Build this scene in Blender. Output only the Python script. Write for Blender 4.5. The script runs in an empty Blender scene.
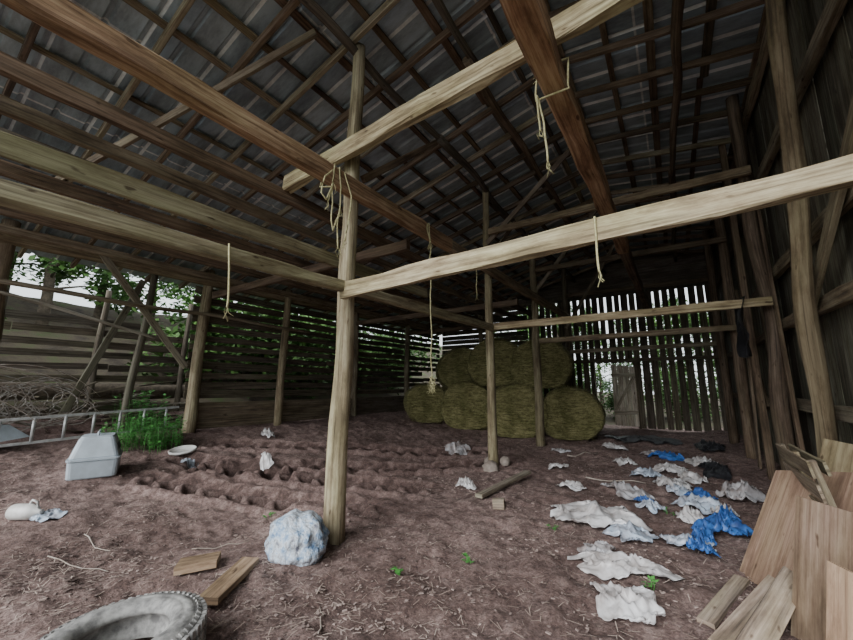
import bpy, math, random
from mathutils import Vector, Matrix, noise
R=random.Random(7)
COL=bpy.context.scene.collection

# ------------------------------------------------------------------ materials
def newmat(name):
    m=bpy.data.materials.new(name); m.use_nodes=True
    nt=m.node_tree; b=nt.nodes['Principled BSDF']
    return m,nt,b
def N(nt,t,**k):
    n=nt.nodes.new(t)
    for a,v in k.items(): setattr(n,a,v)
    return n
def ramp(nt,fac,stops):
    r=N(nt,'ShaderNodeValToRGB')
    e=r.color_ramp.elements
    while len(e)<len(stops): e.new(.5)
    for i,(p,c) in enumerate(stops):
        e[i].position=p; e[i].color=(*c,1)
    nt.links.new(fac,r.inputs[0]); return r.outputs[0]
def noisetex(nt,vec,scale,detail=5,rough=.6):
    n=N(nt,'ShaderNodeTexNoise'); n.inputs['Scale'].default_value=scale
    n.inputs['Detail'].default_value=detail; n.inputs['Roughness'].default_value=rough
    if vec is not None: nt.links.new(vec,n.inputs['Vector'])
    return n.outputs[0]
def mapping(nt,vec,sc):
    m=N(nt,'ShaderNodeMapping'); m.inputs['Scale'].default_value=sc
    nt.links.new(vec,m.inputs['Vector']); return m.outputs[0]
def mixc(nt,fac,a,b,mode='MIX'):
    m=N(nt,'ShaderNodeMix',data_type='RGBA',blend_type=mode)
    for s,v in ((m.inputs[0],fac),(m.inputs[6],a),(m.inputs[7],b)):
        if hasattr(v,'links'): nt.links.new(v,s)
        elif isinstance(v,(int,float)): s.default_value=v
        else: s.default_value=(*v,1)
    return m.outputs[2]
def bump(nt,b,h,st=.3,dist=.02):
    n=N(nt,'ShaderNodeBump'); n.inputs['Strength'].default_value=st; n.inputs['Distance'].default_value=dist
    nt.links.new(h,n.inputs['Height']); nt.links.new(n.outputs[0],b.inputs['Normal'])

def wood(name,dark,mid,light,rough=.85,stain=.6):
    m,nt,b=newmat(name)
    uv=N(nt,'ShaderNodeUVMap').outputs[0]
    g=noisetex(nt,mapping(nt,uv,(.9,32,1)),1.0,5,.65)
    c=ramp(nt,g,[(.32,dark),(.47,mid),(.68,light)])
    s=noisetex(nt,mapping(nt,uv,(1.3,5,1)),1.0,6,.7)
    sc=ramp(nt,s,[(.37,(.30,.24,.20)),(.47,(.68,.62,.57)),(.57,(1,1,1))])
    c=mixc(nt,stain,c,sc,'MULTIPLY')
    al=noisetex(nt,mapping(nt,uv,(.8,3,1)),1.0,4,.6)
    c=mixc(nt,.5,c,ramp(nt,al,[(.45,(1,1,1)),(.62,(.78,.86,.68))]),'MULTIPLY')
    k=noisetex(nt,mapping(nt,uv,(5,14,1)),1.0,2,.5)
    c=mixc(nt,.85,c,ramp(nt,k,[(.26,(.22,.15,.11)),(.33,(1,1,1))]),'MULTIPLY')
    at=N(nt,'ShaderNodeAttribute',attribute_name='tint').outputs[0]
    c=mixc(nt,1.0,c,at,'MULTIPLY')
    nt.links.new(c,b.inputs['Base Color']); b.inputs['Roughness'].default_value=rough
    bump(nt,b,g,.45,.012)
    return m
W_LIGHT=wood('wood_weathered_light',(.17,.14,.10),(.38,.33,.235),(.58,.53,.40),stain=.8)
W_TAN=wood('wood_tan',(.12,.095,.068),(.27,.22,.155),(.42,.355,.26),stain=.8)
W_ORANGE=wood('wood_rust_brown',(.13,.075,.045),(.32,.205,.13),(.50,.385,.27),stain=.8)
W_BROWN=wood('wood_dark_brown',(.05,.036,.026),(.155,.11,.075),(.28,.205,.145),stain=.75)
W_DARK=wood('wood_old_dark',(.035,.028,.022),(.10,.082,.062),(.20,.165,.13))
W_GREY=wood('wood_grey',(.12,.11,.095),(.28,.255,.21),(.44,.41,.345),stain=.65)
W_WALL=wood('wood_wall_olive',(.08,.078,.062),(.165,.158,.125),(.275,.262,.215),stain=.8)
W_PLY=wood('plywood_pink',(.28,.20,.155),(.44,.34,.275),(.58,.475,.395),stain=.7)
W_SLAT=wood('slat_board',(.045,.037,.03),(.125,.103,.078),(.225,.193,.15))

def plain(name,col,rough=.6,metal=0,var=None,scale=6,bmp=0,trans=0):
    m,nt,b=newmat(name)
    b.inputs['Roughness'].default_value=rough; b.inputs['Metallic'].default_value=metal
    tc=N(nt,'ShaderNodeTexCoord').outputs['Object']
    n=noisetex(nt,tc,scale,5,.6)
    v=var or tuple(x*.6 for x in col)
    nt.links.new(ramp(nt,n,[(.35,v),(.65,col)]),b.inputs['Base Color'])
    if bmp: bump(nt,b,n,bmp,.02)
    return m
M_ROPE=plain('rope_twine',(.60,.57,.33),.9,var=(.4,.36,.18),scale=40)
M_RUBBER=plain('dusty_rubber',(.40,.39,.37),.75,var=(.15,.145,.14),scale=14,bmp=.2)
M_PLAST=plain('dirty_clear_plastic',(.72,.715,.72),.3,var=(.36,.32,.30),scale=4,bmp=.3)
M_PLASTG=plain('muddy_grey_plastic',(.52,.52,.54),.3,var=(.24,.20,.185),scale=5,bmp=.3)
M_PLASTB=plain('bluish_plastic',(.50,.60,.72),.3,var=(.33,.33,.36),scale=5,bmp=.3)
M_BLUE=plain('blue_tarp',(.05,.18,.52),.45,var=(.03,.07,.22),scale=8)
M_BLACK=plain('black_plastic',(.035,.035,.04),.4,var=(.015,.015,.018),scale=6)
M_WHITE=plain('white_plastic',(.70,.70,.68),.4,var=(.5,.48,.44),scale=8)
M_CARR=plain('carrier_grey_plastic',(.44,.50,.55),.5,var=(.33,.37,.40),scale=4)
M_CARRD=plain('carrier_dark_vent',(.10,.11,.12),.5)
M_ALU=plain('aluminium',(.56,.57,.56),.5,.4,var=(.34,.34,.33),scale=10)
M_STEEL=plain('dull_wire',(.45,.43,.40),.5,.4,var=(.22,.17,.13),scale=10)
M_STONE=plain('field_stone',(.36,.31,.27),.9,var=(.2,.16,.13),scale=6,bmp=.5)
M_STRAW=plain('straw',(.62,.51,.43),.9,var=(.40,.30,.25),scale=2)
M_CHIP=plain('wood_chips',(.44,.34,.30),.9,var=(.12,.085,.075),scale=1.5)
M_LEAF=plain('leaves',(.13,.27,.06),.6,var=(.03,.08,.018),scale=1.4)
M_WEED=plain('weed_leaves',(.12,.40,.09),.6,var=(.06,.24,.04),scale=5)
M_BARK=plain('bark',(.16,.125,.09),.95,var=(.07,.055,.04),scale=9,bmp=.6)
M_TWIG=plain('bleached_twig',(.45,.40,.35),.9,var=(.25,.2,.16),scale=9)

def hay():
    m,nt,b=newmat('hay')
    tc=N(nt,'ShaderNodeTexCoord').outputs['Object']
    n=noisetex(nt,mapping(nt,tc,(5,22,22)),1.0,8,.8)
    n2=noisetex(nt,tc,1.6,4,.6)
    c=ramp(nt,n,[(.34,(.055,.05,.02)),(.48,(.26,.235,.095)),(.66,(.56,.51,.26))])
    c=mixc(nt,.75,c,ramp(nt,n2,[(.35,(.42,.46,.32)),(.62,(1,1,1))]),'MULTIPLY')
    nt.links.new(c,b.inputs['Base Color']); b.inputs['Roughness'].default_value=.95
    bump(nt,b,n,1,.08); return m
M_HAY=hay()
def ground_mat():
    m,nt,b=newmat('barn_mud')
    tc=N(nt,'ShaderNodeTexCoord').outputs['Object']
    big=noisetex(nt,tc,.55,4,.6); fine=noisetex(nt,tc,8,9,.78); vf=noisetex(nt,tc,38,5,.8)
    c=ramp(nt,fine,[(.33,(.10,.064,.056)),(.47,(.27,.188,.168)),(.6,(.44,.335,.305)),(.78,(.66,.555,.52))])
    c2=ramp(nt,big,[(.38,(.50,.44,.42)),(.6,(1.0,.98,.98))])
    c=mixc(nt,.85,c,c2,'MULTIPLY')
    c3=ramp(nt,vf,[(.35,(.42,.38,.36)),(.55,(1.05,1.02,1.0)),(.7,(1.55,1.47,1.42))])
    c=mixc(nt,.85,c,c3,'MULTIPLY')
    damp_shade=N(nt,'ShaderNodeAttribute',attribute_name='damp_shade').outputs['Fac']
    c=mixc(nt,damp_shade,c,mixc(nt,1.0,c,(.33,.28,.26),'MULTIPLY'))  # darkens colour for damp mud patches and for shade painted into tread grooves
    nt.links.new(c,b.inputs['Base Color']); b.inputs['Roughness'].default_value=.85
    h=mixc(nt,.4,fine,vf)
    bump(nt,b,h,1,.06); return m
M_GROUND=ground_mat()
def hill_mat():
    m,nt,b=newmat('forest_floor')
    tc=N(nt,'ShaderNodeTexCoord').outputs['Object']
    n=noisetex(nt,tc,1.1,7,.7)
    c=ramp(nt,n,[(.35,(.06,.045,.035)),(.5,(.12,.095,.065)),(.66,(.09,.12,.045)),(.82,(.14,.22,.07))])
    nt.links.new(c,b.inputs['Base Color']); b.inputs['Roughness'].default_value=.95
    bump(nt,b,n,.8,.1); return m
M_HILL=hill_mat()
def roof_mat():
    m,nt,b=newmat('roof_tin')
    tc=N(nt,'ShaderNodeTexCoord').outputs['Object']
    br=N(nt,'ShaderNodeTexBrick'); br.offset=.0
    nt.links.new(tc,br.inputs['Vector'])
    br.inputs['Scale'].default_value=1; br.inputs['Brick Width'].default_value=1.68; br.inputs['Row Height'].default_value=.66
    br.inputs['Mortar Size'].default_value=.016
    br.inputs['Color1'].default_value=(.34,.42,.47,1); br.inputs['Color2'].default_value=(.50,.59,.65,1)
    br.inputs['Mortar'].default_value=(.88,.90,.89,1)
    n=noisetex(nt,mapping(nt,tc,(1,3,1)),1.5,6,.7)
    c=mixc(nt,.8,br.outputs[0],ramp(nt,n,[(.35,(.4,.38,.37)),(.6,(1,1,1))]),'MULTIPLY')
    nt.links.new(c,b.inputs['Base Color']); b.inputs['Roughness'].default_value=.5; b.inputs['Metallic'].default_value=.1
    return m
M_ROOF=roof_mat()
def bag_mat():
    m,nt,b=newmat('printed_plastic_bag')
    tc=N(nt,'ShaderNodeTexCoord').outputs['Object']
    n=noisetex(nt,tc,9,6,.7)
    c=ramp(nt,n,[(.34,(.13,.22,.38)),(.43,(.30,.41,.56)),(.51,(.58,.65,.73)),(.57,(.42,.44,.47)),(.66,(.16,.17,.21))])
    nt.links.new(c,b.inputs['Base Color']); b.inputs['Roughness'].default_value=.22
    bump(nt,b,noisetex(nt,mapping(nt,tc,(1,1,.6)),18,4,.6),1,.04); return m
M_BAG=bag_mat()

# ------------------------------------------------------------------ mesh builder
class MB:
    def __init__(s): s.v=[];s.f=[];s.uv=[];s.t=[];s.sm=[];s.mi=[]
    def ring(s,path,rings,uo,tint,smooth,mi=0,cap=True,uscale=1):
        n=len(rings[0]); base=len(s.v)
        per=[0]
        for k in range(n): per.append(per[-1]+(rings[0][(k+1)%n]-rings[0][k]).length)
        L=[0]
        for i in range(1,len(path)): L.append(L[-1]+(path[i]-path[i-1]).length)
        for r in rings: s.v.extend([tuple(p) for p in r])
        vo=R.random()*10
        for i in range(len(rings)-1):
            for k in range(n):
                k2=(k+1)%n
                s.f.append((base+i*n+k,base+i*n+k2,base+(i+1)*n+k2,base+(i+1)*n+k))
                s.uv.append([(uo+L[i],vo+per[k]),(uo+L[i],vo+per[k+1]),(uo+L[i+1],vo+per[k+1]),(uo+L[i+1],vo+per[k])])
                s.t.append(tint);s.sm.append(smooth);s.mi.append(mi)
        if cap:
            for i,rev in ((0,True),(len(rings)-1,False)):
                idx=list(range(n))
                if rev: idx=idx[::-1]
                s.f.append(tuple(base+i*n+k for k in idx))
                c=sum(rings[i],Vector())/n
                s.uv.append([((rings[i][k]-c).x*.3+uo,(rings[i][k]-c).z+vo) for k in idx])
                s.t.append(tint);s.sm.append(False);s.mi.append(mi)
    def frame(s,d,up=None):
        d=d.normalized()
        u=Vector(up) if up else Vector((0,0,1))
        if abs(d.dot(u.normalized()))>.98: u=Vector((0,1,0))
        a=d.cross(u).normalized(); b=a.cross(d).normalized()
        return a,b
    def beam(s,p0,p1,w,h,rough=.006,tint=None,up=None,bow=0,mi=0,seg=None):
        p0=Vector(p0);p1=Vector(p1);d=p1-p0;L=d.length
        a,b=s.frame(d,up)
        seg=seg or max(1,int(L/.3))
        if rough==0 and bow==0: seg=1
        if tint is None:
            k=.7+R.random()*.5; tint=(k,k*(.94+R.random()*.1),k*(.9+R.random()*.15))
        c=min(w,h)*.1
        prof=[(-w/2+c,-h/2),(w/2-c,-h/2),(w/2,-h/2+c),(w/2,h/2-c),(w/2-c,h/2),(-w/2+c,h/2),(-w/2,h/2-c),(-w/2,-h/2+c)]
        rings=[];path=[]
        bd=R.uniform(-1,1);be=R.uniform(-1,1)
        ph=R.random()*100
        for i in range(seg+1):
            t=i/seg; q=p0+d*t+(a*bd+b*be)*bow*math.sin(math.pi*t)
            path.append(q)
            rings.append([q+a*(x+rough*noise.noise(Vector((ph+t*L*1.5,j*.9,1))))*1+b*(y+rough*noise.noise(Vector((ph+t*L*1.5,j*.9,9)))) for j,(x,y) in enumerate(prof)])
        s.ring(path,rings,R.random()*20,tint,False,mi)
    def log(s,p0,p1,r0,r1,n=12,wob=.03,rough=.08,tint=None,mi=0,seg=None):
        p0=Vector(p0);p1=Vector(p1);d=p1-p0;L=d.length
        a,b=s.frame(d); seg=seg or max(2,int(L/.25))
        if tint is None:
            k=.75+R.random()*.4; tint=(k,k,k)
        ph=R.random()*100; rings=[];path=[]
        for i in range(seg+1):
            t=i/seg
            e=math.sin(math.pi*t)
            q=p0+d*t+a*wob*noise.noise(Vector((ph+t*L*.5,0,0)))*2*e+b*wob*noise.noise(Vector((ph+t*L*.5,7,0)))*2*e
            path.append(q); r=r0+(r1-r0)*t
            rings.append([q+(a*math.cos(2*math.pi*k/n)+b*math.sin(2*math.pi*k/n))*r*(1+rough*noise.noise(Vector((ph+math.cos(2*math.pi*k/n)*1.3,math.sin(2*math.pi*k/n)*1.3,t*L*1.2)))*2) for k in range(n)])
        s.ring(path,rings,R.random()*20,tint,True,mi)
    def tube(s,pts,r,n=6,tint=(1,1,1),mi=0,closed=False):
        pts=[Vector(p) for p in pts]; rings=[]
        rr=r if isinstance(r,(list,tuple)) else [r]*len(pts)
        for i,p in enumerate(pts):
            d=(pts[min(i+1,len(pts)-1)]-pts[max(i-1,0)])
            if closed: d=pts[(i+1)%len(pts)] - pts[i-1]
            if d.length<1e-6: d=Vector((0,0,1))
            a,b=s.frame(d)
            rings.append([p+(a*math.cos(2*math.pi*k/n)+b*math.sin(2*math.pi*k/n))*rr[i] for k in range(n)])
        if closed: rings.append(rings[0]); pts=pts+[pts[0]]
        s.ring(pts,rings,0,tint,True,mi,cap=not closed)
    def lathe(s,prof,c,axis='Z',n=32,tint=(1,1,1),mi=0):
        c=Vector(c); base=len(s.v)
        for i in range(n):
            t=2*math.pi*i/n
            for r,h in prof:
                p={'Z':(r*math.cos(t),r*math.sin(t),h),'Y':(r*math.cos(t),h,r*math.sin(t)),'X':(h,r*math.cos(t),r*math.sin(t))}[axis]
                s.v.append(tuple(c+Vector(p)))
        m=len(prof)
        for i in range(n):
            for j in range(m-1):
                i2=(i+1)%n
                f=(base+i*m+j,base+i2*m+j,base+i2*m+j+1,base+i*m+j+1)
                s.f.append(f); s.uv.append([(0,0),(1,0),(1,1),(0,1)]); s.t.append(tint);s.sm.append(True);s.mi.append(mi)
    def quad(s,ps,tint=(1,1,1),mi=0,sm=False):
        b=len(s.v); s.v.extend([tuple(p) for p in ps]); s.f.append(tuple(range(b,b+len(ps))))
        s.uv.append([(0,0),(1,0),(1,1),(0,1)][:len(ps)] if len(ps)<=4 else [(0,0)]*len(ps)); s.t.append(tint);s.sm.append(sm);s.mi.append(mi)
    def obj(s,name,mats,center=True,parent=None,xf=None):
        if not isinstance(mats,(list,tuple)): mats=[mats]
        c=Vector((0,0,0))
        if center and s.v:
            xs=[v[0] for v in s.v];ys=[v[1] for v in s.v];zs=[v[2] for v in s.v]
            c=Vector(((min(xs)+max(xs))/2,(min(ys)+max(ys))/2,min(zs)))
        me=bpy.data.meshes.new(name)
        me.from_pydata([(v[0]-c.x,v[1]-c.y,v[2]-c.z) for v in s.v],[],s.f)
        for m in mats: me.materials.append(m)
        me.uv_layers.new(name='UVMap'); me.color_attributes.new('tint','FLOAT_COLOR','CORNER')
        uvs=[];cs=[]
        for f,u,t in zip(s.f,s.uv,s.t):
            for q in u[:len(f)]: uvs.extend(q); cs.extend((*t,1))
        me.uv_layers['UVMap'].data.foreach_set('uv',uvs)
        me.color_attributes['tint'].data.foreach_set('color',cs)
        me.polygons.foreach_set('use_smooth',s.sm); me.polygons.foreach_set('material_index',s.mi)
        me.update()
        o=bpy.data.objects.new(name,me); COL.objects.link(o); o.location=c
        if parent: o.parent=parent
        return o
def one_beam(name,p0,p1,w,h,mat,**k):
    b=MB(); b.beam(p0,p1,w,h,**k); return b.obj(name,mat)
def one_log(name,p0,p1,r0,r1,mat,**k):
    b=MB(); b.log(p0,p1,r0,r1,**k); return b.obj(name,mat)

# ------------------------------------------------------------------ terrain
def fbm(x,y,s,o=4):
    return noise.fractal(Vector((x*s,y*s,3.3)),1.0,2.0,o)
RUTS=((-2.6,8.2,-6.9,2.9,.30),(-3.7,8.8,-8.4,3.9,.30),(-3.4,4.0,-6.9,2.4,.26),(-3.3,5.1,-7.9,3.1,.28))
def rut(x,y,damp_shade=False):
    z=0;groove_shade=0
    for (ax,ay,bx,by,w) in RUTS:
        dx,dy=bx-ax,by-ay; L=math.hypot(dx,dy); ux,uy=dx/L,dy/L
        s=(x-ax)*ux+(y-ay)*uy; q=-(x-ax)*uy+(y-ay)*ux
        q+=.22*noise.noise(Vector((s*.45,ax,0)))
        if -.3<s<L+.3:
            e=min(1,max(0,(s+.3)/.9))*min(1,max(0,(L+.3-s)/.9))*(.9+.3*noise.noise(Vector((s*.9,ay,2))))
            k=abs(q)/w
            if k<1.6:
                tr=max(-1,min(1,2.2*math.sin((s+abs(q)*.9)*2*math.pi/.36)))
                if k<1.1: groove_shade=max(groove_shade,e*(.95 if tr<0 else .25))  # painted shade: grooves coloured darker than lug tops so the tread reads
                else: groove_shade=max(groove_shade,e*.15)
                if k<1: z+=e*(-.11*(1-k**4)+ .12*max(-.3,tr)*(1-k*k))
                else: z+=e*.07*max(0,1-((k-1.3)/.3)**2)
    return groove_shade if damp_shade else z
def H(x,y,detail=True):
    s=max(0,-4.5-x); z=.1*min(s,6.2)
    if x<-10.7: z+=.5*min(-10.7-x,9)
    if y>17: z+=.05*min(y-17,16)
    if x>.6: z+=.12*min(x-.6,1.2)
    if detail:
        z+=.05*fbm(x,y,.7)+.042*fbm(x,y,2.7,5)
        z+=rut(x,y)
        z+=.026*fbm(x+9,y,8,3)
    return z
def grid(name,x0,x1,y0,y1,st,mat,detail=True,dz=0):
    nx=int((x1-x0)/st)+1; ny=int((y1-y0)/st)+1
    v=[];f=[];damp_shades=[]
    for j in range(ny):
        for i in range(nx):
            x=x0+i*st;y=y0+j*st
            v.append((x,y,H(x,y,detail)+dz+(0 if detail else .15*fbm(x,y,.4))))
            if detail:
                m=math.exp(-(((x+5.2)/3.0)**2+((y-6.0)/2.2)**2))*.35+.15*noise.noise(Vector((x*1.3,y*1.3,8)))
                damp_shades.append(max(0,min(1,max(m,rut(x,y,True)))))  # damp patch merged with the painted groove shade
    for j in range(ny-1):
        for i in range(nx-1):
            a=j*nx+i; f.append((a,a+1,a+nx+1,a+nx))
    me=bpy.data.meshes.new(name); me.from_pydata(v,[],f); me.materials.append(mat)
    if detail:
        me.attributes.new('damp_shade','FLOAT','POINT'); me.attributes['damp_shade'].data.foreach_set('value',damp_shades)
    me.polygons.foreach_set('use_smooth',[True]*len(f))
    o=bpy.data.objects.new(name,me); COL.objects.link(o); return o
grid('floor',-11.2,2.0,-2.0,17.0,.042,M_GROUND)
grid('ground_outside',-34,14,-14,46,.5,M_HILL,False,-.3)

# ------------------------------------------------------------------ roof
def RZ(x):
    if x>-1.0: return 6.55-.14*(x+1.0)
    return 6.55-.235*(-1.0-x)
def build_roof():
    b=MB()
    xs=[-11.0,-8.5,-6,-3.5,-1.0,.3,2.1]
    ys=[];y=-1.2
    while y<17.2:
        ys+= [(y,0),(y+.14,0),(y+.165,.035),(y+.195,.035),(y+.22,0)]
        y+=.33
    for (yy,dz) in ys:
        for x in xs: b.v.append((x,yy,RZ(x)+.09+dz))
    n=len(xs)
    for j in range(len(ys)-1):
        for i in range(n-1):
            b.f.append((j*n+i,j*n+i+1,(j+1)*n+i+1,(j+1)*n+i)); b.uv.append([(0,0)]*4); b.t.append((1,1,1)); b.sm.append(False); b.mi.append(0)
    b.obj('ceiling',M_ROOF,center=False)
build_roof()
b=MB()
y=-1.0
while y<17:
    yy=y+R.uniform(-.06,.06)
    b.beam((-1.0,yy,RZ(-1)-.08),(2.0,yy+R.uniform(-.08,.08),RZ(2.0)-.08),.06,.10,bow=.03,mi=R.choice([0,0,1]))
    b.beam((-1.0,yy,RZ(-1)-.08),(-10.8,yy+R.uniform(-.1,.1),RZ(-10.8)-.08),.06,.11,bow=.03,mi=R.choice([0,0,1]))
    y+=.78
b.obj('roof_rafters',[W_BROWN,W_TAN])
b=MB()
x=-10.6
while x<1.9:
    y=-1.1
    while y<17:
        L=R.uniform(3,5.2)
        b.beam((x+R.uniform(-.05,.05),y,RZ(x)+.035),(x+R.uniform(-.05,.05),min(17.1,y+L),RZ(x)+.035),R.choice([.08,.09,.11]),.03,rough=.004,mi=R.choice([0,0,1,2]))
        y+=L
    x+=.6
b.obj('roof_purlins',[W_BROWN,W_DARK,W_TAN])
b=MB()
for x,z in ((.45,RZ(.45)-.22),(-2.0,RZ(-2.0)-.22),(-3.1,RZ(-3.1)-.22),(-5.0,RZ(-5.0)-.22),(-7.4,RZ(-7.4)-.22)):
    y=-1
    while y<16:
        L=R.uniform(4.5,6.5); e=min(16.6,y+L)
        b.log((x+R.uniform(-.1,.1),y,z),(x+R.uniform(-.1,.1),e,z+R.uniform(-.04,.04)),.07,.05,n=8,wob=.06,mi=R.choice([0,1]))
        y=e-.2
b.obj('roof_stringer_poles',[W_BROWN,W_DARK])
b=MB()
for p0,p1 in (((-3.1,7.05,4.6),(-1.0,7.05,6.4)),((-3.1,10.3,4.2),(-1.2,10.3,6.4)),((-3.1,3.2,4.2),(-3.1,5.0,5.8)),((-3.1,7.2,4.3),(-3.1,8.9,5.8)),
              ((-6.2,1.0,4.1),(-3.3,2.5,5.9)),((-3.1,13.8,3.6),(-1.3,13.8,6.4))):
    b.beam(p0,p1,.05,.10,bow=.02,mi=R.choice([0,1]))
b.obj('roof_braces',[W_BROWN,W_TAN])

# ------------------------------------------------------------------ posts
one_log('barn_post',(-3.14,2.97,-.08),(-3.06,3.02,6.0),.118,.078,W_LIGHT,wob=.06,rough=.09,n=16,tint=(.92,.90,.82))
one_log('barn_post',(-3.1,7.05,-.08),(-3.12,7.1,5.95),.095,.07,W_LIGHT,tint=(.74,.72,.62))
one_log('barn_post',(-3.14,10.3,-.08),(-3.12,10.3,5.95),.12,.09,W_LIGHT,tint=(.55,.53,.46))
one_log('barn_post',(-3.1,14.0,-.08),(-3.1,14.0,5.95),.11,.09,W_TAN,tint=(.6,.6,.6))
one_log('barn_post',(-9.5,4.35,.35),(-9.75,4.6,4.5),.14,.11,W_LIGHT,tint=(.82,.78,.70))
one_log('barn_post',(-9.35,6.6,.4),(-9.45,6.75,4.4),.11,.10,W_TAN,tint=(.95,.92,.84))
one_log('barn_post',(-9.6,9.8,.4),(-9.6,9.8,4.4),.12,.10,W_TAN)
one_log('barn_post',(-9.6,1.05,.4),(-9.7,1.1,4.5),.15,.12,W_TAN,tint=(.8,.75,.7))
one_log('barn_post',(-9.6,13,.4),(-9.6,13,4.4),.12,.10,W_TAN)
one_log('barn_post',(-9.75,-1.0,.4),(-9.7,-1.0,4.4),.13,.11,W_TAN)
one_log('barn_post',(-6.5,13.9,.05),(-6.5,13.9,5.1),.10,.09,W_TAN)
one_log('barn_post',(-10.2,3.3,.4),(-10.0,3.5,4.3),.08,.07,W_GREY,tint=(.55,.55,.5))
one_log('barn_post',(1.2,5.65,.0),(1.16,4.15,6.15),.082,.07,W_LIGHT,wob=.05,rough=.2,n=14,tint=(.52,.46,.38))
one_log('barn_post',(1.2,7.2,.0),(1.2,7.1,6.15),.10,.08,W_BROWN,rough=.14,wob=.06)
one_beam('barn_post',(1.2,8.6,.0),(1.2,8.6,6.2),.1,.16,W_BROWN)
one_log('barn_post',(1.2,10.4,.0),(1.2,10.4,6.15),.11,.09,W_BROWN)
one_log('barn_post',(1.2,13.4,.0),(1.2,13.4,6.15),.11,.09,W_BROWN)
one_log('barn_post',(1.2,2.5,.0),(1.2,2.5,6.15),.12,.1,W_BROWN)

# ------------------------------------------------------------------ main beams
B='support_beam'
one_beam(B,(-2.98,-1.0,3.86),(-2.98,5.2,3.93),.13,.20,W_ORANGE,rough=.03,tint=(1.12,1.1,1.02))
one_beam(B,(-2.98,5.21,3.93),(-2.98,15.8,4.0),.13,.18,W_TAN,rough=.02,tint=(1,.95,.85))
one_beam(B,(-2.97,-1.0,2.62),(-2.97,7.0,2.73),.09,.12,W_LIGHT,rough=.025,tint=(.76,.77,.68))
one_beam(B,(-3.0,2.83,2.63),(1.25,2.83,2.76),.08,.17,W_LIGHT,rough=.03,tint=(1.2,1.17,1.06))
one_beam(B,(-4.1,2.78,4.26),(1.25,2.78,4.60),.10,.21,W_LIGHT,rough=.04,tint=(1.12,1.08,.92))
one_beam(B,(-.66,-.8,4.22),(-.60,8.0,4.27),.20,.22,W_ORANGE,rough=.035,tint=(1.25,1.15,1.05))
one_beam(B,(-.60,8.01,4.27),(-.56,15.8,4.27),.17,.2,W_BROWN,rough=.02,tint=(1.1,1,1))
one_beam(B,(-3.0,6.93,2.75),(1.25,6.93,2.76),.08,.13,W_LIGHT,rough=.02,tint=(.88,.80,.68))
one_beam(B,(-3.0,10.15,2.78),(1.25,10.15,2.8),.08,.13,W_TAN,tint=(.9,.85,.8))
one_beam(B,(-3.0,13.85,2.75),(1.25,13.85,2.8),.08,.13,W_TAN)
one_beam(B,(-3.0,6.93,4.8),(1.25,6.93,4.78),.08,.13,W_TAN,tint=(.9,.85,.75))
one_beam(B,(-3.0,10.15,4.8),(1.25,10.15,4.78),.08,.13,W_BROWN)
one_beam(B,(-3.0,13.85,4.8),(1.25,13.85,4.78),.08,.13,W_BROWN)
one_beam(B,(-3.32,-1.0,3.05),(-3.32,5.0,3.1),.06,.15,W_LIGHT,rough=.02,tint=(.62,.63,.53))
for x,z,w,h,m,t in ((-4.15,4.06,.08,.16,W_BROWN,1.0),(-4.7,4.02,.08,.14,W_TAN,.7),(-5.4,4.02,.07,.2,W_GREY,.55),(-6.1,4.0,.08,.16,W_BROWN,1.0),
                  (-6.9,4.0,.1,.15,W_TAN,.7),(-7.7,4.02,.08,.15,W_BROWN,1.1),(-8.6,4.02,.1,.13,W_TAN,.8)):
    one_beam('loft_joist',(x,-1.0,z),(x+.05,15.6,z+.03),w,h,m,rough=.02,bow=.04,tint=(t,t*.95,t*.9))
one_log('eave_plate',(-9.6,-1.2,4.15),(-9.6,16,4.2),.11,.09,W_TAN,tint=(.9,.85,.75))
for y in (-.5,4.6,9.7,13.0):
    one_beam('loft_crossbeam',(-9.45,y,3.8),(-3.4,y,3.84),.1,.16,W_BROWN,rough=.015)
one_log('wall_pole',(-9.35,-1.2,3.35),(-9.3,7.5,3.2),.05,.04,W_TAN)
one_log('wall_pole',(-9.85,-1.2,3.75),(-9.3,3.4,2.6),.04,.03,W_GREY)
one_beam('diagonal_brace',(-9.5,4.15,2.0),(-9.5,2.3,4.3),.06,.13,W_GREY,tint=(.9,.85,.75))
one_beam('diagonal_brace',(-9.75,2.2,1.0),(-9.75,3.2,3.9),.06,.12,W_GREY,tint=(.5,.5,.45))
# ------------------------------------------------------------------ walls
def slat_h(b,x,y0,y1,z0,z1,pitch,w,skip=.0,dx=0):
    z=z0
    while z<z1:
        y=y0
        while y<y1:
            e=min(y1,y+R.uniform(2.5,4.5))
            if R.random()>skip:
                b.beam((x+R.uniform(-dx,dx),y+.01,z+R.uniform(-.03,.03)),(x+R.uniform(-dx,dx),e,z+R.uniform(-.03,.03)),.025,w*R.uniform(.75,1.05),rough=.004)
            y=e
        z+=pitch
b=MB(); slat_h(b,-9.8,4.3,16,1.35,4.45,.235,.19,.03)
b.obj('wall_left',W_SLAT)
b=MB(); slat_h(b,-11.6,-2.5,5.0,1.75,3.5,.27,.17,.16,.06)
for y in (-2,.6,3.0,4.9): b.log((-11.5,y,.8),(-11.5,y+.1,3.9),.08,.06,n=8)
b.obj('board_fence',W_SLAT)
b=MB(); b.beam((-9.62,4.5,.86),(-9.55,9.6,.82),.06,.62,tint=(1.5,1.42,1.3)); b.beam((-9.62,9.62,.84),(-9.6,15.9,.8),.06,.62)
b.obj('foundation_plank',W_SLAT)
b=MB(); y=-1.2
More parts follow.
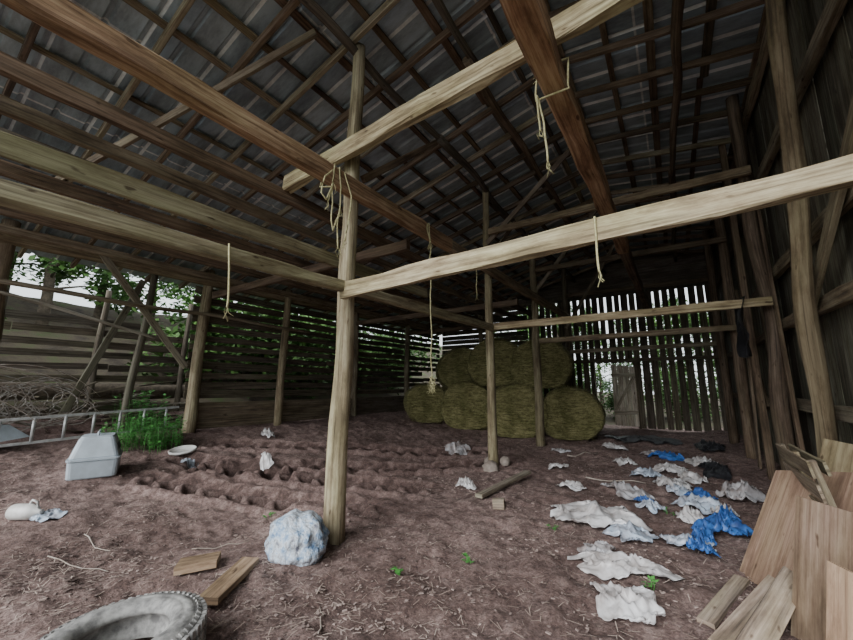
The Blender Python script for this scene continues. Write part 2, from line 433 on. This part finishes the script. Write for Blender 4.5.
while y<16.1:
    w=R.uniform(.22,.34)
    k=R.uniform(.65,1.3) if y<7.2 else R.uniform(.5,1)
    b.beam((1.5+R.uniform(-.012,.012),y+w/2,.0),(1.5+R.uniform(-.012,.012),y+w/2,6.45),.025,w+.004,up=(0,1,0),rough=.0,tint=(k,k,k*.95),mi=1 if y<7.2 else R.choice([0,0,1]))
    y+=w
b.obj('wall_right',[W_DARK,W_WALL])
b=MB()
for z,r in ((3.2,.07),(2.42,.06),(1.3,.06),(4.7,.06),(5.9,.08)):
    b.beam((1.4,-1.1,z-.1),(1.4,8.0,z+.05),.08,.15,rough=.02,mi=0)
    b.beam((1.4,8.0,z),(1.4,16,z),.08,.14,rough=.01,mi=1)
b.beam((1.3,3.2,3.9),(1.3,5.9,2.2),.05,.14); b.beam((1.3,8.7,1.2),(1.3,10.3,3.6),.05,.12,mi=1)
b.beam((1.3,6.9,0.2),(1.32,7.4,5.8),.05,.12,mi=1,up=(0,1,0));b.beam((1.3,7.9,0.1),(1.3,7.9,4.2),.04,.16,mi=1,up=(0,1,0));b.beam((1.15,9.3,0.1),(1.3,9.2,4.9),.04,.16,mi=1,up=(0,1,0))
b.beam((1.28,7.5,0.1),(1.28,7.8,3.0),.04,.12,mi=0,up=(0,1,0))
b.obj('wall_girts',[W_TAN,W_BROWN])
b=MB(); x=-5.2
while x<1.45:
    w=R.uniform(.18,.25)
    lo=.02 if not(-2.62<x<-1.25) else 2.42
    b.beam((x+w/2,16.1,lo),(x+w/2+R.uniform(-.02,.02),16.1,5.3),w,.03,up=(0,1,0),rough=.006,seg=3)
    x+=w+R.uniform(.035,.08)
z=5.25
while z<6.6:
    b.beam((-5.3,16.13,z),(1.5,16.13,z),.025,.23,rough=.004); z+=.21
b.obj('wall_back',W_SLAT)
b=MB(); z=.6
while z<5.6:
    b.beam((-9.7,16.12,z+R.uniform(-.02,.02)),(-5.25,16.12,z+R.uniform(-.02,.02)),.025,.21,rough=.004); z+=.235
b.obj('wall_back_left',W_SLAT)
b=MB()
for z in (2.5,3.4,5.1): b.beam((-5.3,16.0,z),(1.4,16.0,z+.03),.06,.13,rough=.01)
b.beam((-2.66,16.0,0),(-2.66,16.0,2.5),.1,.1); b.beam((-1.2,16.0,0),(-1.2,16.0,2.5),.1,.1)
b.obj('trim_1',W_SLAT)
b=MB()
for i in range(4): b.beam((i*.2+.1,0,.05),(i*.2+.1,0,2.3-i*.03),.19,.03,up=(0,1,0),seg=3,tint=(2.1,2.05,2.05))
b.beam((0,-.03,.5),(.8,-.03,.55),.03,.13,tint=(1.5,1.45,1.4));b.beam((0,-.03,1.9),(.8,-.03,1.9),.03,.13,tint=(1.5,1.45,1.4));b.beam((.05,-.03,.6),(.75,-.03,1.85),.03,.11,tint=(1.5,1.45,1.4))
d=b.obj('door_1',W_GREY,center=False); d.location=(-2.0,15.86,.05); d.rotation_euler=(0,0,math.radians(-3))

# ------------------------------------------------------------------ hay bales
def bale(x,y,z,r,l,rz,seed):
    b=MB(); n=48
    ends=[(r*t,-l/2-(.035 if i%2 else .0)) for i,t in enumerate((.12,.24,.36,.48,.6,.72,.84,.93))]
    prof=[(0,-l/2)]+ends+[(r*.99,-l/2+.05)]+[(r,-l/2+l*k/8) for k in range(1,8)]+[(r*.99,l/2-.05)]+[(r*t,l/2) for t in (.9,.5)]+[(0,l/2)]
    b.lathe(prof,(0,0,0),'Y',n)
    vv=[]
    for v in b.v:
        p=Vector(v); q=Vector((p.x*2.2+seed,p.y*2.2,p.z*2.2))
        k=1+.10*noise.noise(q*.6)+.07*noise.noise(q*3.3)
        p.x*=k*1.05; p.z*=k*(.92); p.y*=1+.04*noise.noise(q*1.7)
        if p.z<-r*.82: p.z=-r*.82
        vv.append(tuple(p))
    b.v=vv
    for i in range(1500):
        a=R.uniform(0,6.283); yy=R.uniform(-l/2,l/2); f=R.random()<.35
        if f: q=R.random()**.5*r; p=Vector((q*math.cos(a),-l/2-.03,q*math.sin(a)*.95)); nn=Vector((0,-1,0))
        else: p=Vector((r*math.cos(a),yy,r*math.sin(a)*.96)); nn=Vector((math.cos(a),0,math.sin(a)))
        if p.z<-r*.8: continue
        d=(Vector((R.uniform(-1,1),R.uniform(-1,1),R.uniform(-1.4,.6)))+nn*.4).normalized()*R.uniform(.06,.2)
        sd=d.cross(nn).normalized()*.008
        b.quad([p-sd,p+sd,p+d])
    o=b.obj('round_hay_bale',M_HAY,center=False)
    o.location=(x,y,z); o.rotation_euler=(0,0,rz)
for i,(x,y,z,r,l,rz) in enumerate([(-7.6,11.5,H(-7.6,11.5,0)+.62,.76,1.3,.7),(-6.05,11.8,H(-6.05,11.8,0)+.72,.88,1.35,.45),(-4.35,11.9,.76,.92,1.35,.3),(-2.75,12.3,.72,.86,1.3,.15),
                                 (-6.75,12.6,2.12,.88,1.3,.55),(-5.2,12.3,2.30,.92,1.35,.4),(-3.6,12.4,2.22,.90,1.3,.2),(-5.0,14.2,.72,.8,1.35,.1),(-8,14.4,.9,.75,1.3,.1)]):
    bale(x,y,z,r,l,rz,i*5.1)

# ------------------------------------------------------------------ ropes
def rope(name,paths,r=.009,fray=0):
    b=MB()
    for p in paths:
        pts=[Vector(q) for q in p]; out=[]
        for i in range(len(pts)-1):
            for k in range(6):
                t=k/6; q=pts[i].lerp(pts[i+1],t)
                q+=Vector((noise.noise(q*4),noise.noise(q*4+Vector((5,0,0))),0))*.02
                out.append(q)
        out.append(pts[-1]); b.tube(out,r)
        for f in range(fray):
            e=pts[-1]; b.tube([e+Vector((0,0,.03)),e+Vector((R.uniform(-.03,.03),R.uniform(-.03,.03),-.04)),e+Vector((R.uniform(-.05,.05),R.uniform(-.05,.05),R.uniform(-.12,-.06)))],r*.3,n=4)
    return b.obj(name,M_ROPE)
rope('hanging_rope',[[(-2.9,2.62,4.0),(-2.88,2.62,3.75),(-2.86,2.6,3.4),(-2.85,2.6,3.02)],[(-2.9,2.55,4.0),(-2.86,2.48,3.7),(-2.85,2.5,3.3),(-2.87,2.55,3.2),(-2.86,2.62,3.45)],
   [(-2.9,2.7,3.97),(-2.85,2.75,3.7),(-2.85,2.74,3.35),(-2.85,2.7,3.15)],[(-2.9,2.6,3.98),(-3.06,2.55,3.9),(-3.06,2.5,3.75),(-2.88,2.5,3.7),(-2.86,2.44,3.5)],
   [(-2.88,2.5,3.9),(-2.85,2.38,3.75),(-2.85,2.34,3.55),(-2.85,2.4,3.5),(-2.86,2.5,3.72)]],.008,5)
rope('hanging_rope',[[(-2.9,4.45,4.03),(-2.88,4.45,3.6),(-2.88,4.45,2.9),(-2.87,4.45,2.2),(-2.87,4.47,1.66),(-2.82,4.51,1.6),(-2.84,4.43,1.56)],[(-2.88,4.45,1.72),(-2.84,4.51,1.66),(-2.9,4.53,1.62),(-2.86,4.43,1.58)],
  [(-2.9,4.4,4.0),(-2.86,4.35,3.85),(-2.88,4.45,3.7)],[(-2.88,4.43,1.7),(-2.8,4.38,1.64),(-2.78,4.36,1.6)],[(-2.88,4.47,1.7),(-2.95,4.55,1.63)]],.009,6)
rope('hanging_rope',[[(-2.9,1.5,2.72),(-2.88,1.5,2.5),(-2.88,1.51,2.2)]],.008,4)
rope('hanging_rope',[[(-.77,2.95,4.36),(-.5,2.95,4.36),(-.5,2.95,4.07),(-.78,2.95,4.07),(-.77,2.95,4.36)],[(-.76,2.95,4.1),(-.73,2.94,3.8),(-.72,2.95,3.45)],[(-.76,2.93,4.1),(-.77,2.93,3.9),(-.76,2.93,3.75)]],.009,5)
rope('hanging_rope',[[(-.38,2.77,2.8),(-.38,2.77,2.6),(-.37,2.76,2.38)]],.008,4)
rope('hanging_rope',[[(-2.88,6.0,4.0),(-2.87,6.0,3.6),(-2.87,6.0,3.2)]],.008,4)

# ------------------------------------------------------------------ plastic litter
def sheet(name,x,y,w,l,rz,mat,hh=.1,seed=0,n=36,z=None):
    b=MB(); cr,sr=math.cos(rz),math.sin(rz)
    base=len(b.v)
    for j in range(n+1):
        for i in range(n+1):
            u=i/n*2-1; v=j/n*2-1
            q=Vector((u*1.6+seed,v*1.6,seed))
            a=math.atan2(v,u); rad=math.hypot(u,v)
            ed=.80+.6*noise.noise(Vector((math.cos(a)*1.7+seed,math.sin(a)*1.7,seed*2)))
            k=min(1,ed/max(rad,1e-5)) if rad>ed else 1
            u2,v2=u*k,v*k
            px=u2*w/2+.10*w*noise.noise(q*1.1); py=v2*l/2+.10*l*noise.noise(q*1.1+Vector((9,0,0)))
            rr=min(1,math.hypot(u2,v2))
            n1=1-min(1,abs(noise.noise(q*1.0))*3.0); n2=1-min(1,abs(noise.noise(q*2.1))*3.0)
            ridge=.25+.45*n1*n1+.30*n2*n2+.06*noise.noise(q*6)
            pz=hh*(1.08-rr**2)*ridge*.9+.006
            X=x+px*cr-py*sr; Y=y+px*sr+py*cr
            b.v.append((X,Y,H(X,Y)+pz+.008))
    for j in range(n):
        for i in range(n):
            a=base+j*(n+1)+i
            b.f.append((a,a+1,a+n+2,a+n+1)); b.uv.append([(0,0)]*4); b.t.append((1,1,1)); b.sm.append(True); b.mi.append(0)
    return b.obj(name,mat)
P='crumpled_plastic_sheet'
for i,(x,y,w,l,rz,h) in enumerate([(-.95,5.15,1.2,1.0,.5,.2),(-.55,4.75,.7,.5,1.2,.14),(-.55,3.9,.95,.42,.3,.14),(-.75,4.15,.4,.4,.3,.12),(-.42,3.3,.5,.65,.9,.14),(-.05,4.9,.55,.4,.2,.14),
      (-1.5,6.3,.5,.35,.3,.14),(-.75,6.5,.6,.8,.9,.18),(-.2,7.3,.6,.8,.2,.18),(-.6,7.9,.5,.6,.6,.18),(-.25,8.6,.7,.6,0,.18),(.6,7.0,.6,.5,.2,.34),(-1.0,8.9,.5,.6,.2,.15),(.15,6.3,.7,.45,.2,.2),
      (-2.9,5.5,.35,.28,.2,.2),(-4.6,8.3,.7,.5,.4,.22),(-2.0,7.6,.5,.3,.8,.14),(-7.2,3.4,.4,.3,0,.1),(-8.3,5.6,.45,.3,.2,.26),(-8.1,7.6,.5,.3,.2,.26),(-6.2,4.2,.3,.2,0,.08),(-5.9,1.35,.3,.35,0,.1),(-1.4,10.6,.7,.7,.2,.18),(-.5,10.2,.8,.6,.2,.15),(.3,9.6,.6,.8,.1,.2),(-.1,6.9,.4,.4,1.,.18),(.0,5.7,.4,.35,2.,.18),(-2.4,9.5,.4,.5,2.,.12),(.1,8.0,.5,.5,2.5,.18),(-.4,5.9,.35,.3,2.5,.15),(.35,6.1,.4,.35,.5,.2)]):
    sheet(P,x,y,w,l,rz,[M_PLAST,M_PLASTG,M_PLAST,M_PLASTB][(i*7)%4] if i not in (0,2,4) else M_PLAST,h,i*3.7+1)
for i,(x,y,w,l,rz,h) in enumerate([(.28,5.45,.55,.5,.4,.24),(.05,4.75,.3,.35,.2,.18),(.15,6.75,.45,.3,.2,.18),(-.5,6.15,.3,.2,.2,.12),(-.3,10.0,.8,.5,.2,.2),(.35,5.95,.4,.3,1.2,.2),(.1,5.1,.35,.25,1.2,.2)]):
    sheet('crumpled_blue_tarp',x,y,w,l,rz,M_BLUE,h,i*2.9+50)
for i,(x,y,w,l,rz,h) in enumerate([(-1.0,12.6,2.2,2.0,.2,.12),(.5,8.9,.6,1.3,.1,.2),(.55,11.8,.8,1.6,.1,.25)]):
    sheet('black_plastic_sheet',x,y,w,l,rz,M_BLACK,h,i*2.9+80)
b=MB(); n=14
for j in range(n+1):
    for i in range(n+1):
        u=i/n;v=j/n
        b.v.append((1.0-.16*abs(noise.noise(Vector((u*6,v*1.5,2))))-.05,6.75+u*.85*(1-.45*v)+.12*v,2.85-v*.85+.05*noise.noise(Vector((u*5,0,4)))))
for j in range(n):
    for i in range(n):
        a=j*(n+1)+i; b.f.append((a,a+1,a+n+2,a+n+1)); b.uv.append([(0,0)]*4); b.t.append((1,1,1)); b.sm.append(True); b.mi.append(0)
b.obj('hanging_black_plastic',M_BLACK)

def blob(name,c,rx,ry,rz,mat,seed=0,amp=.16,n=40,m=24,knot=False):
    b=MB()
    for j in range(m+1):
        ph=-math.pi/2+math.pi*j/m
        for i in range(n):
            th=2*math.pi*i/n
            d=Vector((math.cos(ph)*math.cos(th),math.cos(ph)*math.sin(th),math.sin(ph)))
            if knot:
                pl=noise.noise(Vector((math.cos(th)*3+seed,math.sin(th)*3,ph*.5)))
                pl2=noise.noise(Vector((math.cos(th)*6+seed,math.sin(th)*6,ph*.8)))
                up=max(0,math.sin(ph)*.8+.35)
                k=1+.22*noise.noise(d*1.6+Vector((seed,0,0)))+.14*up*pl+.08*up*pl2+.10*noise.noise(d*4)+.07*abs(noise.noise(d*8))
                sh=1-.15*max(0,math.sin(ph))**3
                z=d.z*rz*(1+.20*noise.noise(d*2+Vector((4,seed,0))))
                if z<-.62*rz: z=-.62*rz
                b.v.append((c[0]+d.x*rx*k*sh*(1.08 if d.z<0 else 1),c[1]+d.y*ry*k*sh,c[2]+z)); continue
            k=1+amp*(abs(noise.noise(d*2+Vector((seed,0,0))))*1.2-.3)+amp*.5*noise.noise(d*5+Vector((seed,3,0)))+amp*.25*noise.noise(d*11)
            z=d.z*rz*k
            if z<-.72*rz: z=-.72*rz
            b.v.append((c[0]+d.x*rx*k,c[1]+d.y*ry*k,c[2]+z))
    for j in range(m):
        for i in range(n):
            i2=(i+1)%n
            b.f.append((j*n+i,j*n+i2,(j+1)*n+i2,(j+1)*n+i)); b.uv.append([(0,0)]*4); b.t.append((1,1,1)); b.sm.append(True); b.mi.append(0)
    return b.obj(name,mat)
blob('stuffed_trash_bag',(-3.13,2.5,.16),.30,.25,.24,M_BAG,3,.14,80,50,True)

b=MB()
b.lathe([(0,-.14),(.07,-.14),(.08,-.12),(.082,.06),(.06,.11),(.025,.15),(.025,.18),(0,.18)],(0,0,0),'X',24)
b.tube([(.04,0,.08),(.06,0,.12),(.12,0,.1),(.13,0,.04)],.012)
o=b.obj('plastic_jug',M_WHITE,center=False); o.location=(-6.05,1.2,H(-6.05,1.2)+.08); o.rotation_euler=(0,0,.6)
b=MB(); b.lathe([(0,0),(.2,0),(.22,.0),(.23,.03),(.21,.045),(.20,.02),(0,.02)],(0,0,0),'Z',32)
o=b.obj('bucket_lid',M_WHITE,center=False); o.location=(-7.75,3.5,H(-7.75,3.5)+.03); o.rotation_euler=(.15,.1,0)

def carrier():
    b=MB()
    def shell(w0,l0,w1,l1,z0,z1,mi=0):
        rings=[]
        for t in (0,.06,.5,.94,1):
            w=w0+(w1-w0)*t-(.02 if t in(0,1) else 0); l=l0+(l1-l0)*t-(.02 if t in (0,1) else 0); z=z0+(z1-z0)*t
            ring=[];c=.06
            for sx,sy in ((1,1),(-1,1),(-1,-1),(1,-1)):
                cx,cy=sx*(w/2-c),sy*(l/2-c); a0={(1,1):0,(-1,1):1,(-1,-1):2,(1,-1):3}[(sx,sy)]*math.pi/2
                for k in range(4):
                    a=a0+k*math.pi/6; ring.append(Vector((cx+c*math.cos(a),cy+c*math.sin(a),z)))
            rings.append(ring)
        b.ring([r[0] for r in rings],rings,0,(1,1,1),False,mi)
    shell(.60,.70,.62,.74,.0,.26); shell(.65,.77,.65,.77,.26,.29); shell(.61,.73,.44,.50,.29,.58); shell(.42,.48,.40,.46,.58,.60)
    b.tube([(0,-.14,.59),(0,-.13,.65),(0,.13,.65),(0,.14,.59)],.016)
    for i in range(5):
        for sx in (1,-1):
            b.beam((sx*.288,-.16+i*.08,.38),(sx*.255,-.16+i*.08,.47),.03,.012,mi=1,tint=(1,1,1))
    for i in range(7): b.tube([(-.15+i*.05,-.385,.06),(-.15+i*.05,-.37,.28)],.005,mi=1)
    for i in range(4): b.tube([(-.15,-.387,.07+i*.065),(.15,-.387,.07+i*.065)],.005,mi=1)
    o=b.obj('pet_carrier',[M_CARR,M_CARRD],center=False)
    o.location=(-7.35,2.12,H(-7.35,2.12,False)+.0); o.rotation_euler=(0,0,math.radians(250)); o.scale=(.92,.92,.95)
carrier()

def tyre():
    b=MB()
    prof=[(.27,.02),(.30,.0),(.40,.0),(.435,.03),(.45,.06),(.45,.16),(.435,.19),(.415,.215),(.405,.209),(.395,.222),(.345,.232),(.335,.225),(.325,.231),(.29,.218),(.265,.19),(.26,.17),(.28,.15),(.30,.13),(.30,.09),(.28,.06),(.27,.02)]
    b.lathe(prof,(0,0,0),'Z',72)
    for i in range(56):
        a=2*math.pi*i/56
        for zz,off in ((.045,0),(.11,.03),(.175,0)):
            aa=a+off
            p=Vector((math.cos(aa)*.452,math.sin(aa)*.452,zz)); t=Vector((-math.sin(aa),math.cos(aa),0))
            b.beam(p-t*.016,p+t*.016,.03,.05,rough=0,tint=(1,1,1))
        p=Vector((math.cos(a)*.433,math.sin(a)*.433,.2)); q=Vector((math.cos(a)*.41,math.sin(a)*.41,.218)); b.beam(p,q,.02,.012,rough=0,tint=(1,1,1))
    o=b.obj('car_tire',M_RUBBER,center=False); o.location=(-2.76,1.02,.02); o.rotation_euler=(.03,-.03,0); o.scale=(.93,.93,.95)
tyre()

# ------------------------------------------------------------------ floor lumber
one_beam('scrap_plank',(-2.98,1.62,.05),(-3.3,2.15,.06),.16,.05,W_TAN,tint=(1.2,1.02,.95))
one_beam('scrap_plank',(-2.46,5.05,.05),(-2.28,6.65,.1),.12,.05,W_GREY,tint=(.9,.85,.8))
one_beam('scrap_plank',(-3.75,1.75,.04),(-3.55,2.0,.06),.2,.06,W_TAN,tint=(1.1,.95,.88))
one_beam('wood_block',(-2.14,4.82,.06),(-2.0,4.86,.07),.12,.12,W_GREY,tint=(1.1,1.0,.95))
def stone(x,y,rx,ry,rz,s): return blob('field_stone',(x,y,H(x,y)+rz*.4),rx,ry,rz,M_STONE,s,.25,18,12)
stone(-3.05,6.8,.16,.13,.14,2);stone(-2.9,7.15,.1,.1,.1,8);stone(-3.25,7.25,.14,.12,.1,12)
def panel(name,a,bb,c,th,mat,tint):
    a=Vector(a);bb=Vector(bb);c=Vector(c); w=(bb-a); up=(c-a)
    n=w.cross(up).normalized()
    b=MB(); mid0=a+w/2; b.beam(mid0,mid0+up,w.length,th,up=tuple(n),rough=.003,tint=tint); return b.obj(name,mat)
panel('plywood_sheet',(.34,4.5,.02),(.72,3.78,.02),(.78,5.02,.86),.02,W_PLY,(.80,.68,.61))
panel('plywood_sheet',(.47,3.52,.02),(.84,2.92,.02),(.62,3.62,.86),.02,W_PLY,(.70,.63,.58))
panel('plywood_sheet',(.50,2.98,.02),(.78,2.45,.02),(.60,3.02,.66),.02,W_PLY,(1.1,.97,.82))
panel('scrap_plank',(.78,4.9,.02),(.98,4.75,.02),(1.12,5.1,1.08),.03,W_LIGHT,(.8,.72,.62))
one_beam('scrap_plank',(.08,3.05,.05),(.50,3.95,.16),.14,.03,W_GREY,tint=(1.4,1.22,1.17),up=(.3,-.2,1))
one_beam('scrap_plank',(.20,2.95,.12),(.58,3.85,.27),.14,.03,W_GREY,tint=(1.5,1.32,1.24),up=(.5,-.3,1))
one_beam('scrap_plank',(.02,3.35,.03),(.30,4.15,.06),.10,.03,W_GREY,tint=(1.2,1.05,1.0))
def pallet():
    b=MB()
    for i in range(6): b.beam((0,.03,i*.2+.05),(1.1,.03,i*.2+.05),.02,.15)
    for x in (.04,.55,1.06): b.beam((x,0,0),(x,0,1.12),.04,.09,up=(1,0,0))
    for i in range(3): b.beam((0,-.06,i*.5+.05),(1.1,-.06,i*.5+.05),.02,.12)
    o=b.obj('wooden_pallet',W_TAN,center=False); o.location=(1.02,4.1,.08); o.rotation_euler=(math.radians(-12),0,math.radians(90)); o.scale=(.95,1,.86)
    return o
pallet()

# ------------------------------------------------------------------ ladder, wire, junk, branches
b=MB()
def lad(y,z): return (-9.1+.02*y,y,z)
b.beam(lad(.4,1.0),lad(3.9,1.12),.03,.045,rough=0,tint=(1,1,1)); b.beam(lad(.4,.60),lad(3.9,.72),.03,.045,rough=0,tint=(1,1,1))
for i in range(9):
    y=.55+i*.39; b.tube([lad(y,.62+.034*(y-.4)),lad(y,1.0+.034*(y-.4))],.024,n=8)
b.obj('aluminium_ladder',M_ALU)
b=MB()
for k in range(20):
    cy=1.7+R.uniform(-.7,.7); cz=1.15+R.uniform(-.1,.3); rad=R.uniform(.25,.55); tl=R.uniform(-.5,.5); ph=R.random()*9
    b.tube([(-9.75+tl*.4*math.sin(t*math.pi/16+ph)+.08*noise.noise(Vector((t*.4,k,1))),cy+rad*math.cos(t*math.pi/16)*(1+.2*noise.noise(Vector((t*.3,k,5)))),cz+rad*.75*math.sin(t*math.pi/16)) for t in range(32)],.009,n=4,closed=True)
b.obj('tangled_wire',M_STEEL)
b=MB()
for i in range(60):
    y=R.uniform(-1.0,4.2); x=R.uniform(-11.3,-10.2); z=H(x,y,False)+R.uniform(.05,.75); a=R.uniform(-.7,.7); l=R.uniform(.4,1.5)
    b.beam((x,y,z),(x+l*math.sin(a)*.5,y+l*math.cos(a),z+R.uniform(-.25,.35)),R.uniform(.07,.14),.03,mi=R.choice([0,0,1]))
b.obj('scrap_lumber_pile',[W_SLAT,W_GREY])
def barrow():
    b=MB()
    rings=[]
    for z,w,l in ((0,.36,.5),(.22,.62,.86),(.24,.66,.9)):
        rings.append([Vector((sx*w/2,sy*l/2+(.06*z),z)) for sx,sy in ((1,1),(-1,1),(-1,-1),(1,-1))])
    b.ring([r[0] for r in rings],rings,0,(1,1,1),False,0)
    b.v=[(v[0],v[1],.62-v[2]) for v in b.v]
    for sx in (-.2,.2):
        b.tube([(sx,.9,.66),(sx,.3,.68),(sx*.4,-.62,.62)],.018,mi=1)
        b.tube([(sx,.25,.66),(sx,.2,.95),(sx,-.05,.66)],.013,mi=1)
    b.tube([(0,-.66+.17*math.cos(t*math.pi/12),.66+.17*math.sin(t*math.pi/12)) for t in range(24)],.045,closed=True,mi=2,n=8)
    b.tube([(-.09,-.66,.66),(.09,-.66,.66)],.03,mi=1)
    o=b.obj('overturned_wheelbarrow',[M_CARR,M_STEEL,M_BLACK],center=False); o.location=(-9.75,1.3,H(-9.75,1.3,False)-.25); o.rotation_euler=(.1,0,.3)
barrow()
b=MB()
for k in range(7):
    y0=R.uniform(.5,1.6); z0=R.uniform(1.5,2.2); p=Vector((-8.6,y0-.6,z0)); pts=[];d=Vector((-.25,1,R.uniform(-.05,.3))).normalized()
    for i in range(9):
        pts.append(p.copy()); p=p+d*.24; d=(d+Vector((R.uniform(-.15,.15),0,-.14))).normalized()
    b.tube(pts,[.009*(1-i/10)+.002 for i in range(9)],n=5)
b.tube([(-8.5,-.6,.4),(-8.6,-.3,1.2),(-8.6,.2,1.8),(-8.65,.9,2.1)],[.03,.025,.02,.012],n=6)
b.obj('fallen_branch',M_TWIG)
one_log('fallen_log',(-12.2,-1,1.5),(-12.0,6,1.4),.22,.18,M_BARK)

# ------------------------------------------------------------------ weeds / trees
def weeds(name,cx,cy,rad,n,h0,h1,mat=M_WEED):
    b=MB()
    for i in range(n):
        a=R.uniform(0,6.283);q=rad*R.random()**.6; x=cx+q*math.cos(a);y=cy+q*math.sin(a);z=H(x,y)
        h=R.uniform(h0,h1); top=Vector((x+R.uniform(-.1,.1)*h*2,y+R.uniform(-.1,.1)*h*2,z+h))
        b.tube([(x,y,z-.02),tuple((Vector((x,y,z))+top)/2+Vector((.01,0,0))),tuple(top)],[.004,.003,.002],n=4)
        for k in range(int(5+h*14)):
            t=R.uniform(.25,1); p=Vector((x,y,z)).lerp(top,t); aa=R.uniform(0,6.283)
            d=Vector((math.cos(aa),math.sin(aa),R.uniform(-.1,.5))).normalized()*R.uniform(.05,.11)*(.5+h)
            s=d.cross(Vector((0,0,1))).normalized()*d.length*.3
            b.quad([p,p+d*.5+s,p+d,p+d*.5-s])
    return b.obj(name,mat)
weeds('weed_patch',-8.7,3.2,.65,190,.2,.6)
weeds('weed_patch',-10.4,3.7,.5,60,.3,.8)
for x,y in ((-.35,3.6),(-1.7,3.3),(-2.1,2.8),(-.2,5.9),(-1.3,4.4),(-4.3,3.0)): weeds('weed_seedling',x,y,.06,3,.03,.07)
def tree_mesh(seed,nl,H0,sp):
    r=random.Random(seed); b=MB()
    b.log((0,0,-.3),(.2,0,H0*.8),.16,.06,n=8,mi=1,wob=.2)
    cl=[]
    for i in range(16):
        a=r.uniform(0,6.28);q=sp*r.random()**.5; z=H0*r.uniform(.15,1)
        c=Vector((q*math.cos(a),q*math.sin(a),z)); cl.append((c,r.uniform(.6,1.3)))
        b.tube([(.1,0,z*.75),tuple((Vector((.1,0,z*.75))+c)/2+Vector((0,0,.1))),tuple(c)],[.05,.03,.012],n=5,mi=1)
    for i in range(nl):
        c,rr=r.choice(cl); d=Vector((r.gauss(0,1),r.gauss(0,1),r.gauss(0,1))).normalized()*rr*r.random()**.4
        p=c+d; e=Vector((r.uniform(-1,1),r.uniform(-1,1),r.uniform(-.6,.6))).normalized()*r.uniform(.08,.17)
        s=e.cross(Vector((r.uniform(-1,1),r.uniform(-1,1),1))).normalized()*e.length*.45
        b.quad([p-e,p+s,p+e,p-s])
    return b
tm=tree_mesh(1,7000,7,2.4).obj('tree',[M_LEAF,M_BARK],center=False)
tm.location=(-17,3,H(-17,3,0))
sm=tree_mesh(5,3500,2.4,1.4).obj('shrub',[M_LEAF,M_BARK],center=False); sm.location=(-13.4,6.6,H(-13.4,6.6,0))
def inst(src,name,x,y,s,rz):
    o=bpy.data.objects.new(name,src.data); COL.objects.link(o); o.location=(x,y,H(x,y,False)-.1); o.scale=(s,s,s); o.rotation_euler=(0,0,rz)
for i in range(8): inst(tm,'tree',-9+i*2.6+R.uniform(-.5,.5),R.uniform(23.5,27),R.uniform(.7,.95),R.uniform(0,6))
for i in range(12): inst(tm,'tree',-17.0-R.uniform(0,2.5),-7+i*2.3,R.uniform(.9,1.3),R.uniform(0,6))
for i in range(6): inst(sm,'shrub',-12.9-R.uniform(0,.8),8+i*1.8,R.uniform(.8,1.3),R.uniform(0,6))
for i in range(6): inst(sm,'shrub',-9+i*2.3,20.5+R.uniform(0,.8),R.uniform(.6,.9),R.uniform(0,6))
inst(sm,'shrub',-13.6,-.4,1.0,1)

# litter: one mass of straw, chips and thin sticks
b=MB()
def scatter(n,mi,l0,l1,w0,w1,area):
    x0,x1,y0,y1=area; c=0
    while c<n:
        y=y0+(y1-y0)*R.random()**1.6; x=R.uniform(x0,x1)
        if noise.noise(Vector((x*.8,y*.8,4)))+R.uniform(-.4,.5)<0: continue
        if rut(x,y,True)>.1 and R.random()<.9: continue
        c+=1
        z=H(x,y)+.006; a=R.uniform(0,6.283); l=R.uniform(l0,l1); w=R.uniform(w0,w1)
        d=Vector((math.cos(a),math.sin(a),R.uniform(-.1,.15)))*l/2; s=Vector((-math.sin(a),math.cos(a),0))*w/2
        p=Vector((x,y,z+abs(d.z)))
        b.quad([p-d-s,p-d+s,p+d+s,p+d-s],mi=mi)
        if w0>.008:
            u=Vector((0,0,w*.5)); b.quad([p-d-s-u,p+d-s-u,p+d-s,p-d-s],mi=mi)
scatter(9000,0,.02,.11,.002,.006,(-8.8,1.1,.6,11))
scatter(9000,1,.01,.04,.009,.018,(-8.8,1.1,.6,12))
for (x,y,a,l,r) in ((-4.6,1.3,.4,.7,.006),(-4.9,1.5,.1,.6,.006),(-3.9,2.2,.9,.5,.005),(-2.2,2.0,2.4,.4,.006),(-1.0,7.2,.2,.9,.012),(-1.9,9.3,1.0,.9,.015)):
    pts=[]
    for i in range(6):
        t=i/5-.5; X=x+t*l*math.cos(a)+.05*noise.noise(Vector((t*4,x,y)));Y=y+t*l*math.sin(a)+.05*noise.noise(Vector((t*4,y,x)))
        pts.append((X,Y,H(X,Y)+r+.006))
    b.tube(pts,[r*(1-.1*i) for i in range(6)],n=6,mi=2)
b.obj('straw_litter',[M_STRAW,M_CHIP,M_TWIG])

# ------------------------------------------------------------------ light
w=bpy.data.worlds.new('overcast_sky'); bpy.context.scene.world=w; w.use_nodes=True
nt=w.node_tree; bg=nt.nodes['Background']; bg.inputs[0].default_value=(.90,.97,1,1); bg.inputs[1].default_value=2.0
sl=bpy.data.lights.new('sun','SUN'); sl.energy=4.8; sl.angle=math.radians(45); sl.color=(.97,.98,1)
so=bpy.data.objects.new('sun',sl); COL.objects.link(so)
so.rotation_euler=Vector((.08,.83,-.50)).to_track_quat('-Z','Y').to_euler()

# ------------------------------------------------------------------ camera
cam=bpy.data.cameras.new('camera'); cam.lens=36*370/853; cam.sensor_width=36; cam.clip_start=.02
co=bpy.data.objects.new('camera',cam); COL.objects.link(co); co.location=(0,0,1.6)
co.rotation_euler=(math.radians(99.9),0,math.radians(33.5))
bpy.context.scene.camera=co
